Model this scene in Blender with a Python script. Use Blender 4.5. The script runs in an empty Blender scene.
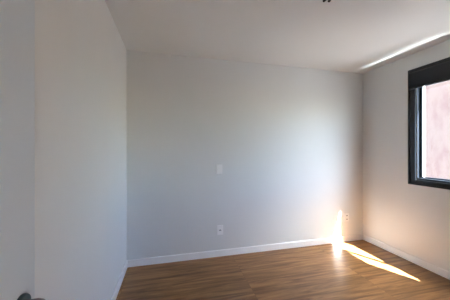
import bpy, bmesh, math
from mathutils import Vector, Matrix

scene = bpy.context.scene
COL = scene.collection

# ------------------------------------------------------------------ camera, sky, sun, exposure
cam_data = bpy.data.cameras.new('camera')
cam = bpy.data.objects.new('camera', cam_data)
COL.objects.link(cam)
cam.location = (0.0, 0.0, 1.3475)
cam.rotation_euler = (math.radians(90), 0, math.radians(-13.915))
cam_data.sensor_width = 36.0
cam_data.lens = 36.0 * 222.0 / 450.0
cam_data.clip_start = 0.02
scene.camera = cam

SUN_TRAVEL = Vector((-1.0, 1.92, -3.18)).normalized()     # how sunlight travels into the room

world = bpy.data.worlds.new('sky')
scene.world = world
world.use_nodes = True
wn = world.node_tree.nodes
wl = world.node_tree.links
wn.clear()
w_out = wn.new('ShaderNodeOutputWorld')
w_bg = wn.new('ShaderNodeBackground')
w_sky = wn.new('ShaderNodeTexSky')
w_sky.sky_type = 'NISHITA'
w_sky.sun_disc = False
w_sky.sun_elevation = math.asin(-SUN_TRAVEL.z)
w_sky.sun_rotation = math.atan2(-SUN_TRAVEL.x, -SUN_TRAVEL.y)
w_sky.air_density = 1.0
w_sky.dust_density = 0.8
w_sky.ozone_density = 1.0
w_bg.inputs['Strength'].default_value = 0.17
SKY_TINT, HAZE, HAZE_COL, HAZE_POW = (0.92, 0.99, 1.08), 24.0, (1.0, 0.97, 0.93), 9.0
w_tint = wn.new('ShaderNodeVectorMath'); w_tint.operation = 'MULTIPLY'
w_tint.inputs[1].default_value = SKY_TINT
wl.new(w_sky.outputs[0], w_tint.inputs[0])
w_geo = wn.new('ShaderNodeTexCoord')                      # bright haze around the sun
w_dot = wn.new('ShaderNodeVectorMath'); w_dot.operation = 'DOT_PRODUCT'
w_dot.inputs[1].default_value = -SUN_TRAVEL
wl.new(w_geo.outputs['Generated'], w_dot.inputs[0])
w_max = wn.new('ShaderNodeMath'); w_max.operation = 'MAXIMUM'; w_max.inputs[1].default_value = 0.0
wl.new(w_dot.outputs['Value'], w_max.inputs[0])
w_pow = wn.new('ShaderNodeMath'); w_pow.operation = 'POWER'; w_pow.inputs[1].default_value = HAZE_POW
wl.new(w_max.outputs[0], w_pow.inputs[0])
w_hz = wn.new('ShaderNodeVectorMath'); w_hz.operation = 'SCALE'
w_hz.inputs[0].default_value = tuple(c * HAZE for c in HAZE_COL)
wl.new(w_pow.outputs[0], w_hz.inputs['Scale'])
w_add = wn.new('ShaderNodeVectorMath'); w_add.operation = 'ADD'
wl.new(w_tint.outputs[0], w_add.inputs[0]); wl.new(w_hz.outputs[0], w_add.inputs[1])
wl.new(w_add.outputs[0], w_bg.inputs['Color'])
wl.new(w_bg.outputs[0], w_out.inputs['Surface'])

sun_data = bpy.data.lights.new('sun', 'SUN')
sun_data.energy = 14.0
sun_data.angle = math.radians(0.6)
sun_data.color = (1.0, 0.98, 0.96)
sun = bpy.data.objects.new('sun', sun_data)
COL.objects.link(sun)
sun.location = (6, -6, 12)
sun.rotation_euler = SUN_TRAVEL.to_track_quat('-Z', 'Y').to_euler()

# added area lamp, stands in for sun reflected up off the ground outside
GLINT = Vector((-0.116, 0.30, 0.43)).normalized()
gl_data = bpy.data.lights.new('glint_lamp', 'AREA')
gl_data.shape = 'RECTANGLE'
gl_data.size = 4.0
gl_data.size_y = 0.42
gl_data.energy = 24.0
gl_data.spread = math.radians(40)
gl_data.color = (0.96, 0.99, 1.0)
glint = bpy.data.objects.new('glint_lamp', gl_data)
COL.objects.link(glint)
gx = (Vector((0, 1, 0)) - GLINT * GLINT.y).normalized()
gy = (-GLINT).cross(gx)
gm = Matrix((gx, gy, -GLINT)).transposed().to_4x4()
gm.translation = Vector((2.88, 1.40, 1.75)) - GLINT * 9.0
glint.matrix_world = gm

vs = scene.view_settings
vs.view_transform = 'Standard'
vs.look = 'None'
vs.gamma = 1.0
vs.use_curve_mapping = False
vs.exposure = 3.83

# ------------------------------------------------------------------ materials
def new_mat(name):
    m = bpy.data.materials.new(name)
    m.use_nodes = True
    nt = m.node_tree
    return m, nt, nt.nodes['Principled BSDF']

def paint(name, col, rough=0.6, bump=0.02, scale=160.0, var=0.02, metallic=0.0, spec=0.5):
    m, nt, b = new_mat(name)
    tc = nt.nodes.new('ShaderNodeTexCoord')
    n1 = nt.nodes.new('ShaderNodeTexNoise')
    n1.inputs['Scale'].default_value = 3.0
    n1.inputs['Detail'].default_value = 4.0
    nt.links.new(tc.outputs['Object'], n1.inputs['Vector'])
    mix = nt.nodes.new('ShaderNodeMix')
    mix.data_type = 'RGBA'
    mix.inputs['A'].default_value = tuple(c * (1 - var) for c in col) + (1,)
    mix.inputs['B'].default_value = tuple(min(1, c * (1 + var)) for c in col) + (1,)
    nt.links.new(n1.outputs['Fac'], mix.inputs['Factor'])
    nt.links.new(mix.outputs['Result'], b.inputs['Base Color'])
    b.inputs['Roughness'].default_value = rough
    b.inputs['Metallic'].default_value = metallic
    b.inputs['Specular IOR Level'].default_value = spec
    if bump:
        n2 = nt.nodes.new('ShaderNodeTexNoise')
        n2.inputs['Scale'].default_value = scale
        n2.inputs['Detail'].default_value = 3.0
        nt.links.new(tc.outputs['Object'], n2.inputs['Vector'])
        bp = nt.nodes.new('ShaderNodeBump')
        bp.inputs['Strength'].default_value = bump
        bp.inputs['Distance'].default_value = 0.01
        nt.links.new(n2.outputs['Fac'], bp.inputs['Height'])
        nt.links.new(bp.outputs['Normal'], b.inputs['Normal'])
    return m

M_WALL = paint('wall_paint', (0.755, 0.765, 0.765), 0.55)
M_CEIL = paint('ceiling_paint', (0.765, 0.77, 0.765), 0.7)
M_TRIM = paint('trim_white', (0.92, 0.92, 0.93), 0.35, 0.0)
M_DOOR = paint('door_lacquer', (0.65, 0.715, 0.77), 0.35, 0.0)
M_PLATE = paint('plate_plastic', (0.95, 0.95, 0.96), 0.2, 0.0)
M_HOLE = paint('socket_hole', (0.03, 0.03, 0.03), 0.6, 0.0)
M_FRAME = paint('graphite_aluminium', (0.009, 0.013, 0.020), 0.36, 0.0, spec=0.42)
M_SEAL = paint('black_gasket', (0.008, 0.009, 0.010), 0.7, 0.0)
M_HANDLE = paint('dark_handle_metal', (0.10, 0.18, 0.23), 0.28, 0.0, metallic=0.8)
M_LEVER = paint('grey_lever_metal', (0.22, 0.21, 0.24), 0.35, 0.0, metallic=0.8)
M_WIRE = paint('black_tape', (0.018, 0.020, 0.012), 0.5, 0.0)
M_EXTW = paint('exterior_white_render', (0.80, 0.79, 0.77), 0.8)
M_SILL = paint('grey_granite_sill', (0.10, 0.10, 0.105), 0.30)
M_GROUND = paint('outside_paving', (0.085, 0.082, 0.08), 0.9)

def pink_mat():
    m, nt, b = new_mat('pink_plaster')
    tc = nt.nodes.new('ShaderNodeTexCoord')
    mp = nt.nodes.new('ShaderNodeMapping')
    mp.inputs['Scale'].default_value = (1.6, 1.6, 0.7)
    nt.links.new(tc.outputs['Object'], mp.inputs['Vector'])
    n = nt.nodes.new('ShaderNodeTexNoise')
    n.inputs['Scale'].default_value = 2.2
    n.inputs['Detail'].default_value = 6.0
    n.inputs['Roughness'].default_value = 0.65
    nt.links.new(mp.outputs[0], n.inputs['Vector'])
    r = nt.nodes.new('ShaderNodeValToRGB')
    r.color_ramp.elements[0].position = 0.36
    r.color_ramp.elements[0].color = (0.200, 0.108, 0.083, 1)
    r.color_ramp.elements[1].position = 0.52
    r.color_ramp.elements[1].color = (0.232, 0.146, 0.108, 1)
    nt.links.new(n.outputs['Fac'], r.inputs['Fac'])
    nt.links.new(r.outputs[0], b.inputs['Base Color'])
    b.inputs['Roughness'].default_value = 0.85
    return m
M_PINK = pink_mat()

def floor_mat():
    m, nt, b = new_mat('oak_vinyl_planks')
    L = nt.links.new
    tc = nt.nodes.new('ShaderNodeTexCoord')
    br = nt.nodes.new('ShaderNodeTexBrick')
    br.offset = 0.37
    br.offset_frequency = 1
    br.squash = 1.0
    br.inputs['Color1'].default_value = (0, 0, 0, 1)
    br.inputs['Color2'].default_value = (1, 1, 1, 1)
    br.inputs['Mortar'].default_value = (0.5, 0.5, 0.5, 1)
    br.inputs['Scale'].default_value = 1.0
    br.inputs['Mortar Size'].default_value = 0.0012
    br.inputs['Mortar Smooth'].default_value = 0.3
    br.inputs['Brick Width'].default_value = 1.22
    br.inputs['Row Height'].default_value = 0.18
    L(tc.outputs['Object'], br.inputs['Vector'])
    # each plank shifts the grain so it does not run on into its neighbour
    sh = nt.nodes.new('ShaderNodeVectorMath'); sh.operation = 'SCALE'
    sh.inputs['Scale'].default_value = 7.3
    L(br.outputs['Color'], sh.inputs[0])
    ad = nt.nodes.new('ShaderNodeVectorMath'); ad.operation = 'ADD'
    L(tc.outputs['Object'], ad.inputs[0]); L(sh.outputs[0], ad.inputs[1])
    mp = nt.nodes.new('ShaderNodeMapping')
    mp.inputs['Scale'].default_value = (1.1, 13.0, 1.0)
    L(ad.outputs[0], mp.inputs['Vector'])
    n1 = nt.nodes.new('ShaderNodeTexNoise')
    n1.inputs['Scale'].default_value = 1.6
    n1.inputs['Detail'].default_value = 6.0
    n1.inputs['Roughness'].default_value = 0.6
    n1.inputs['Distortion'].default_value = 0.6
    L(mp.outputs[0], n1.inputs['Vector'])
    mp2 = nt.nodes.new('ShaderNodeMapping')
    mp2.inputs['Scale'].default_value = (4.0, 110.0, 1.0)
    L(ad.outputs[0], mp2.inputs['Vector'])
    n2 = nt.nodes.new('ShaderNodeTexNoise')
    n2.inputs['Scale'].default_value = 1.5
    n2.inputs['Detail'].default_value = 3.0
    L(mp2.outputs[0], n2.inputs['Vector'])
    r = nt.nodes.new('ShaderNodeValToRGB')
    r.color_ramp.elements[0].position = 0.30
    r.color_ramp.elements[0].color = (0.115, 0.045, 0.011, 1)
    r.color_ramp.elements[1].position = 0.70
    r.color_ramp.elements[1].color = (0.430, 0.220, 0.085, 1)
    L(n1.outputs['Fac'], r.inputs['Fac'])
    fine = nt.nodes.new('ShaderNodeMapRange')
    fine.inputs['From Min'].default_value = 0.3; fine.inputs['From Max'].default_value = 0.7
    fine.inputs['To Min'].default_value = 0.88; fine.inputs['To Max'].default_value = 1.08
    L(n2.outputs['Fac'], fine.inputs['Value'])
    plank = nt.nodes.new('ShaderNodeMapRange')
    plank.inputs['To Min'].default_value = 0.91; plank.inputs['To Max'].default_value = 1.08
    L(br.outputs['Color'], plank.inputs['Value'])
    mu = nt.nodes.new('ShaderNodeMath'); mu.operation = 'MULTIPLY'
    L(fine.outputs[0], mu.inputs[0]); L(plank.outputs[0], mu.inputs[1])
    seam = nt.nodes.new('ShaderNodeMapRange')
    seam.inputs['To Min'].default_value = 1.0; seam.inputs['To Max'].default_value = 0.55
    L(br.outputs['Fac'], seam.inputs['Value'])
    mu2 = nt.nodes.new('ShaderNodeMath'); mu2.operation = 'MULTIPLY'
    L(mu.outputs[0], mu2.inputs[0]); L(seam.outputs[0], mu2.inputs[1])
    vm = nt.nodes.new('ShaderNodeVectorMath'); vm.operation = 'SCALE'
    L(r.outputs[0], vm.inputs[0]); L(mu2.outputs[0], vm.inputs['Scale'])
    L(vm.outputs[0], b.inputs['Base Color'])
    b.inputs['Specular IOR Level'].default_value = 0.4
    b.inputs['Roughness'].default_value = 0.36
    bp = nt.nodes.new('ShaderNodeBump')
    bp.inputs['Strength'].default_value = 0.06
    bp.inputs['Distance'].default_value = 0.004
    L(n2.outputs['Fac'], bp.inputs['Height'])
    L(bp.outputs['Normal'], b.inputs['Normal'])
    return m
M_FLOOR = floor_mat()

def glass_mat():
    m = bpy.data.materials.new('clear_window_glass')
    m.use_nodes = True
    nt = m.node_tree
    nt.nodes.clear()
    out = nt.nodes.new('ShaderNodeOutputMaterial')
    mix = nt.nodes.new('ShaderNodeMixShader')
    tr = nt.nodes.new('ShaderNodeBsdfTransparent')
    tr.inputs['Color'].default_value = (0.97, 0.985, 0.98, 1)
    gl = nt.nodes.new('ShaderNodeBsdfGlossy')
    gl.inputs['Roughness'].default_value = 0.02
    lw = nt.nodes.new('ShaderNodeLayerWeight')
    pw = nt.nodes.new('ShaderNodeMath'); pw.operation = 'POWER'; pw.inputs[1].default_value = 5.0
    nt.links.new(lw.outputs['Facing'], pw.inputs[0])
    ma = nt.nodes.new('ShaderNodeMath'); ma.operation = 'MULTIPLY_ADD'
    ma.inputs[1].default_value = 0.5; ma.inputs[2].default_value = 0.035
    nt.links.new(pw.outputs[0], ma.inputs[0])
    nt.links.new(ma.outputs[0], mix.inputs['Fac'])
    nt.links.new(tr.outputs[0], mix.inputs[1])
    nt.links.new(gl.outputs[0], mix.inputs[2])
    nt.links.new(mix.outputs[0], out.inputs['Surface'])
    return m
M_GLASS = glass_mat()

# ------------------------------------------------------------------ mesh helpers
def box(bm, x0, x1, y0, y1, z0, z1):
    v = [bm.verts.new(p) for p in ((x0, y0, z0), (x1, y0, z0), (x1, y1, z0), (x0, y1, z0),
                                   (x0, y0, z1), (x1, y0, z1), (x1, y1, z1), (x0, y1, z1))]
    for f in ((0, 3, 2, 1), (4, 5, 6, 7), (0, 1, 5, 4), (1, 2, 6, 5), (2, 3, 7, 6), (3, 0, 4, 7)):
        bm.faces.new([v[i] for i in f])

def ring_x(bm, x0, x1, oy0, oy1, oz0, oz1, iy0, iy1, iz0, iz1):
    """a rectangular frame (one closed piece) in the YZ plane, thick along X"""
    def loop(x, y0, y1, z0, z1):
        return [bm.verts.new(p) for p in ((x, y0, z0), (x, y1, z0), (x, y1, z1), (x, y0, z1))]
    oa, ob = loop(x0, oy0, oy1, oz0, oz1), loop(x1, oy0, oy1, oz0, oz1)
    ia, ib = loop(x0, iy0, iy1, iz0, iz1), loop(x1, iy0, iy1, iz0, iz1)
    for i in range(4):
        j = (i + 1) % 4
        bm.faces.new((oa[i], oa[j], ia[j], ia[i]))
        bm.faces.new((ob[j], ob[i], ib[i], ib[j]))
        bm.faces.new((oa[j], oa[i], ob[i], ob[j]))
        bm.faces.new((ia[i], ia[j], ib[j], ib[i]))

def prism(bm, pts, axis, a0, a1):
    """extrude a 2D outline along an axis: 'x' outline is (y,z), 'y' outline is (x,z), 'z' outline is (x,y)"""
    def P(p, a):
        return {'x': (a, p[0], p[1]), 'y': (p[0], a, p[1]), 'z': (p[0], p[1], a)}[axis]
    lo = [bm.verts.new(P(p, a0)) for p in pts]
    hi = [bm.verts.new(P(p, a1)) for p in pts]
    n = len(pts)
    bm.faces.new(lo[::-1]); bm.faces.new(hi)
    for i in range(n):
        j = (i + 1) % n
        bm.faces.new((lo[i], lo[j], hi[j], hi[i]))

def lathe(bm, prof, origin, axis='z', seg=32):
    """turn a profile of (radius, along) about an axis; closed at ends when radius is 0"""
    o = Vector(origin)
    rings = []
    for r, a in prof:
        row = []
        for k in range(seg if r > 1e-6 else 1):
            t = 2 * math.pi * k / seg
            p, q = r * math.cos(t), r * math.sin(t)
            d = {'z': (p, q, a), 'x': (a, p, q), 'y': (p, a, q)}[axis]
            row.append(bm.verts.new(o + Vector(d)))
        rings.append(row)
    for A, B in zip(rings, rings[1:]):
        for k in range(seg):
            l = (k + 1) % seg
            if len(A) == 1 and len(B) == 1:
                continue
            if len(A) == 1:
                bm.faces.new((A[0], B[k], B[l]))
            elif len(B) == 1:
                bm.faces.new((A[k], B[0], A[l]))
            else:
                bm.faces.new((A[k], B[k], B[l], A[l]))

def tube(bm, pts, rad, seg=12):
    pts = [Vector(p) for p in pts]
    n = len(pts)
    rads = rad if isinstance(rad, (list, tuple)) else [rad] * n
    up = None
    rows = []
    for i, p in enumerate(pts):
        t = (pts[min(i + 1, n - 1)] - pts[max(i - 1, 0)]).normalized()
        if up is None:
            up = t.orthogonal().normalized()
        up = (up - t * up.dot(t)).normalized()
        w = t.cross(up)
        rows.append([bm.verts.new(p + (up * math.cos(2 * math.pi * k / seg) + w * math.sin(2 * math.pi * k / seg)) * rads[i])
                     for k in range(seg)])
    for A, B in zip(rows, rows[1:]):
        for k in range(seg):
            l = (k + 1) % seg
            bm.faces.new((A[k], A[l], B[l], B[k]))
    bm.faces.new(rows[0][::-1]); bm.faces.new(rows[-1])

def build(name, bm, mat, parent=None, bevel=0.0, seg=2, smooth=False):
    bmesh.ops.recalc_face_normals(bm, faces=bm.faces)
    me = bpy.data.meshes.new(name)
    bm.to_mesh(me)
    bm.free()
    me.materials.append(mat)
    o = bpy.data.objects.new(name, me)
    COL.objects.link(o)
    if parent:
        o.parent = parent
    if smooth:
        for p in me.polygons:
            p.use_smooth = True
        me.set_sharp_from_angle(angle=math.radians(40))
    if bevel:
        md = o.modifiers.new('bevel', 'BEVEL')
        md.width = bevel
        md.segments = seg
        md.limit_method = 'ANGLE'
    return o

def tag(o, label=None, cat=None, group=None, kind=None):
    if label: o['label'] = label
    if cat: o['category'] = cat
    if group: o['group'] = group
    if kind: o['kind'] = kind
    return o

def empty(name, loc):
    o = bpy.data.objects.new(name, None)
    o.empty_display_size = 0.1
    COL.objects.link(o)
    o.location = loc
    return o

def B():
    return bmesh.new()

# ------------------------------------------------------------------ dimensions
XL, XR = -0.487, 2.830          # left and right wall faces
YF, YB = -0.200, 2.755          # door wall face, back wall face
H = 2.5
TW = 0.125                      # outer wall thickness
XO = XR + TW
HALL = -1.75                    # far side of the corridor behind the camera
DX0, DX1, DH = -0.372, 0.478, 2.10   # doorway
WY0, WY1, WZ0, WZ1 = 0.86, 2.00, 0.985, 2.135   # hole in the window wall

# ------------------------------------------------------------------ room shell
bm = B(); box(bm, XL - 0.8, XO, HALL - 0.1, YB + 0.15, -0.20, 0.0)
tag(build('floor', bm, M_FLOOR), 'brown oak-look plank floor with planks running along the back wall', 'floor', kind='structure')

bm = B(); box(bm, XL - 0.8, XO, HALL - 0.1, YB + 0.15, H, H + 0.25)
tag(build('ceiling', bm, M_CEIL), 'plain white painted ceiling with a bright streak near the window', 'ceiling', kind='structure')

bm = B(); box(bm, XL - 0.15, XL, YF, YB, 0, H)
tag(build('wall_left', bm, M_WALL), 'bare pale grey side wall behind the open door', 'wall', kind='structure')

bm = B(); box(bm, XL - 0.15, XO, YB, YB + 0.15, 0, H)
tag(build('wall_back', bm, M_WALL), 'bare pale grey back wall with a switch and two outlets', 'wall', kind='structure')

bm = B(); ring_x(bm, XR, XO, YF - 0.15, YB, 0, H, WY0, WY1, WZ0, WZ1)
wr = tag(build('wall_right', bm, M_WALL), 'pale wall holding the dark framed window', 'wall', kind='structure')
wr.data.materials.append(M_EXTW)
for p in wr.data.polygons:      # outside face and the reveal of the opening are white render
    c = p.center
    if c.x > XR + 0.01 and WY0 - 0.01 < c.y < WY1 + 0.01 and WZ0 - 0.01 < c.z < WZ1 + 0.01 or p.normal.x > 0.9:
        p.material_index = 1

bm = B()
prism(bm, [(XL - 0.8, 0), (DX0, 0), (DX0, DH), (DX1, DH), (DX1, 0), (XR, 0), (XR, H), (XL - 0.8, H)], 'y', YF - 0.14, YF)
tag(build('wall_front', bm, M_WALL), 'pale wall with the doorway beside the camera', 'wall', kind='structure')

bm = B()
box(bm, XL - 0.8, 0.75, HALL - 0.1, HALL, 0, H)
box(bm, 1.21, XR, HALL - 0.1, HALL, 0, H)
box(bm, 0.75, 1.21, HALL - 0.1, HALL, 0, 0.95)
box(bm, 0.75, 1.21, HALL - 0.1, HALL, 2.10, H)  # gap left for the added fill window
box(bm, XL - 0.9, XL - 0.8, HALL - 0.1, YF, 0, H)
box(bm, XR, XO, HALL - 0.1, YF - 0.15, 0, H)
tag(build('wall_corridor', bm, M_WALL), 'pale corridor wall behind the doorway', 'wall', kind='structure')

def skirting(name, label, axis, a0, a1, face, sgn):
    bm = B()
    t, h = 0.014, 0.080
    prof = [(face, 0), (face + sgn * t, 0), (face + sgn * t, h - 0.006), (face + sgn * (t - 0.005), h), (face, h)]
    prism(bm, prof, axis, a0, a1)
    return tag(build(name, bm, M_TRIM), label, 'baseboard', kind='structure')
bm = B()
prism(bm, [(YB, 0), (YB - 0.014, 0), (YB - 0.014, 0.074), (YB - 0.009, 0.080), (YB, 0.080)], 'x', XL, XR)
tag(build('baseboard_back', bm, M_TRIM), 'low white baseboard along the back wall', 'baseboard', kind='structure')
skirting('baseboard_left', 'low white baseboard along the left wall', 'y', YF, YB - 0.014, XL, 1)
skirting('baseboard_right', 'low white baseboard under the window', 'y', YF, YB - 0.014, XR, -1)

# ------------------------------------------------------------------ window
win = tag(empty('window_1', (XR, 1.485, 0.935)), 'dark graphite aluminium sliding window with roller shutter box', 'window', kind='structure')
def wbuild(name, bm, mat, parent=win, bevel=0.0):
    # geometry is written in room coordinates and moved into the window's own frame
    bmesh.ops.translate(bm, verts=bm.verts, vec=-Vector(win.location))
    return build(name, bm, mat, parent, bevel)

FY0, FY1, FZ0, FZ1 = 0.771, 2.089, 0.935, 2.312
bm = B()
ring_x(bm, XR - 0.014, XR, FY0, FY1, FZ0, FZ1, FY0 + 0.080, FY1 - 0.080, FZ0 + 0.060, FZ1 - 0.200)       # trim lapping the wall
ring_x(bm, XR - 0.020, XR - 0.014, FY0, FY1, FZ0, FZ1, FY0 + 0.020, FY1 - 0.020, FZ0 + 0.020, FZ1 - 0.024)  # raised outer lip
ring_x(bm, XR, XR + 0.062, WY0, WY1, WZ0, WZ1, WY0 + 0.006, WY1 - 0.006, WZ0 + 0.022, WZ1 - 0.008)        # lining in the opening
box(bm, XR - 0.003, XR + 0.055, WY0 + 0.006, WY1 - 0.006, WZ0 + 0.022, WZ0 + 0.034)                        # bottom track
wbuild('frame', bm, M_FRAME, bevel=0.0015)

bm = B()
prism(bm, [(XR - 0.014, 2.095), (XR - 0.034, 2.095), (XR - 0.038, 2.100), (XR - 0.038, 2.262), (XR - 0.034, 2.268), (XR - 0.014, 2.268)],
      'y', FY0 + 0.026, FY1 - 0.026)
box(bm, XR - 0.042, XR - 0.014, FY0 + 0.026, FY1 - 0.026, 2.070, 2.095)     # lower lip of the box
sb = wbuild('shutter_box', bm, M_FRAME, bevel=0.0015)
bm = B()
box(bm, XR - 0.018, XR - 0.014, FY0 + 0.026, FY1 - 0.026, 2.268, 2.288)
wbuild('box_groove', bm, M_SEAL, parent=sb)

def sash(y0, y1, x0, x1):
    z0, z1 = WZ0 + 0.034, WZ1 - 0.010
    bm = B()
    ring_x(bm, x0, x1, y0, y1, z0, z1, y0 + 0.024, y1 - 0.024, z0 + 0.016, z1 - 0.022)
    s = wbuild('sash', bm, M_FRAME, bevel=0.001)
    bm = B()
    xm = (x0 + x1) / 2
    box(bm, xm - 0.002, xm + 0.002, y0 + 0.020, y1 - 0.020, z0 + 0.012, z1 - 0.018)
    wbuild('glass_pane', bm, M_GLASS, parent=s)
    return s
sash(1.370, WY1 - 0.007, XR + 0.036, XR + 0.056)
s2 = sash(WY0 + 0.007, 1.400, XR + 0.008, XR + 0.028)
bm = B()
box(bm, XR + 0.000, XR + 0.008, 1.378, 1.394, 1.42, 1.58)
wbuild('sash_pull', bm, M_SEAL, parent=s2)

# white stone ledge outside, in the sill of the opening
bm = B(); box(bm, XR + 0.064, XO + 0.08, WY0 + 0.002, WY1 - 0.002, WZ0, WZ0 + 0.012)
wbuild('outer_sill', bm, M_SILL, bevel=0.002)

# unseen corridor window added to brighten the door and left wall, same dark aluminium
w2 = tag(empty('fill_window', (0.98, HALL - 0.05, 0.95)), 'added unseen corridor window, dark framed, letting fill light through the doorway', 'window', kind='structure')
bm = B()
for a in ((-0.23, -0.19, 0.0, 1.15), (0.19, 0.23, 0.0, 1.15), (-0.19, 0.19, 0.0, 0.05), (-0.19, 0.19, 1.10, 1.15)):
    box(bm, a[0], a[1], -0.03, 0.03, a[2], a[3])
build('frame', bm, M_FRAME, w2)
bm = B(); box(bm, -0.19, 0.19, -0.002, 0.002, 0.05, 1.10)
build('glass_pane', bm, M_GLASS, w2)

# ------------------------------------------------------------------ open door
FX = -0.322                       # face of the leaf turned to the room
DY0, DY1 = YF + 0.01, 0.646
door = tag(empty('door_1', (FX - 0.0175, DY0, 0.0)), 'white painted door standing open along the left wall with dark lever handle', 'door', kind='structure')
def dbuild(name, bm, mat, parent=door, **k):
    bmesh.ops.translate(bm, verts=bm.verts, vec=-Vector(door.location))
    return build(name, bm, mat, parent, **k)
bm = B(); box(bm, FX - 0.035, FX, DY0, DY1, 0.008, 2.085)
dbuild('door_leaf', bm, M_DOOR, bevel=0.006)
HZ, HY = 1.002, DY1 - 0.060
def handle(side):
    x0 = FX if side > 0 else FX - 0.035
    bm = B()
    lathe(bm, [(0, 0), (0.0235, 0), (0.0245, side * 0.002), (0.0245, side * 0.006), (0.0220, side * 0.0095), (0.0, side * 0.0100)], (x0, HY, HZ), 'x', 40)
    r = dbuild('door_handle', bm, M_HANDLE, smooth=True)
    bm = B()
    pts = [(x0 + side * 0.008, HY, HZ), (x0 + side * 0.032, HY, HZ), (x0 + side * 0.039, HY - 0.003, HZ),
           (x0 + side * 0.043, HY - 0.010, HZ), (x0 + side * 0.044, HY - 0.020, HZ), (x0 + side * 0.044, HY - 0.118, HZ)]
    tube(bm, pts, [0.011, 0.011, 0.011, 0.011, 0.0105, 0.0095], 20)
    dbuild('lever', bm, M_LEVER, parent=r, smooth=True)
handle(1)
bm = B()
box(bm, FX - 0.028, FX - 0.007, DY1 - 0.0005, DY1 + 0.0008, HZ - 0.115, HZ + 0.115)
dbuild('lock_plate', bm, M_LEVER)
for z in (0.25, 1.05, 1.85):
    bm = B()
    tube(bm, [(FX - 0.0175, DY0 - 0.006, z - 0.045), (FX - 0.0175, DY0 - 0.006, z + 0.045)], 0.006, 12)
    dbuild('hinge', bm, M_LEVER, smooth=True)

# ------------------------------------------------------------------ switch and outlets on the back wall
def plate(name, cx, cz, label, cat, w=0.078, h=0.122, group=None):
    root = tag(empty(name, (cx, YB, cz)), label, cat, group)
    bm = B(); box(bm, -w / 2, w / 2, -0.011, 0.0, -h / 2, h / 2)
    build('faceplate', bm, M_PLATE, root, bevel=0.003, seg=3)
    return root

def socket_module(root, cz, w=0.044, h=0.026):
    bm = B()
    box(bm, -w / 2, w / 2, -0.0130, -0.010, cz - h / 2, cz + h / 2)
    s = build('socket', bm, M_PLATE, root, bevel=0.001)
    bm = B()
    pts = [(-0.016, 0.0), (-0.010, 0.008), (0.010, 0.008), (0.016, 0.0), (0.010, -0.008), (-0.010, -0.008)]
    prism(bm, [(x, cz + z) for x, z in pts], 'y', -0.0137, -0.0125)
    build('socket_recess', bm, paint('recess_plastic', (0.45, 0.45, 0.46), 0.4, 0.0), s)
    for dx in (-0.0095, 0.0, 0.0095):
        bm = B()
        lathe(bm, [(0, 0), (0.0024, 0), (0.0024, -0.0006), (0, -0.0006)], (dx, -0.0137, cz + (0.0025 if dx == 0 else 0.0)), 'y', 12)
        build('pin_hole', bm, M_HOLE, s)

sw = plate('light_switch', 0.607, 1.105, 'white wall switch plate on the back wall above the lone outlet', 'switch')
bm = B()
prism(bm, [(-0.0105, -0.030), (-0.0145, -0.030), (-0.0125, 0.0), (-0.0155, 0.030), (-0.0105, 0.030)], 'x', -0.013, 0.013)
build('rocker', bm, M_PLATE, sw, bevel=0.0008)

o1 = plate('wall_outlet', 0.617, 0.332, 'white wall outlet directly below the light switch', 'outlet', h=0.120)
socket_module(o1, 0.0, 0.046, 0.030)

o2 = plate('wall_outlet', 2.530, 0.354, 'white wall outlet near the right corner beside the sunlit patch', 'outlet', h=0.120)
socket_module(o2, 0.026)
socket_module(o2, -0.026)

# ------------------------------------------------------------------ bare lamp point in the ceiling
LX, LY = 1.146, 1.394
lp = tag(empty('ceiling_lamp_point', (LX, LY, H)), 'bare ceiling lamp point with two black taped wire ends', 'lamp point')
bm = B()
lathe(bm, [(0.030, 0.0), (0.058, 0.0), (0.058, -0.002), (0.052, -0.005), (0.034, -0.005), (0.030, -0.003), (0.030, 0.0)], (0, 0, 0), 'z', 36)
build('ceiling_ring', bm, M_TRIM, lp, smooth=True)
bm = B()
lathe(bm, [(0, -0.0004), (0.031, -0.0004), (0.031, -0.0020), (0, -0.0020)], (0, 0, 0), 'z', 30)
build('box_opening', bm, M_HOLE, lp)
for sx in (-1, 1):
    bm = B()
    e = 0.008 if sx < 0 else 0.0
    tube(bm, [(sx * 0.008, 0.004, 0), (sx * 0.011, 0.012, -0.012), (sx * 0.015, 0.022, -0.022), (sx * 0.018, 0.034, -0.027),
              (sx * 0.020, 0.046 + e, -0.028), (sx * 0.021, 0.050 + e, -0.028)],
         [0.004, 0.0045, 0.006, 0.010, 0.010, 0.006], 14)
    build('wire_end', bm, M_WIRE, lp, smooth=True)

# ------------------------------------------------------------------ outside
bm = B(); box(bm, 10.0, 16.0, 1.2, 16.0, -6.0, 5.5)
tag(build('wall_neighbour', bm, M_PINK), 'weathered pink plastered building wall seen through the window', 'outside wall', kind='structure')
bm = B(); box(bm, XO, 40.0, -30.0, 30.0, -6.2, -6.0)
tag(build('ground', bm, M_GROUND), 'pale paving far below the window', 'ground', kind='structure')
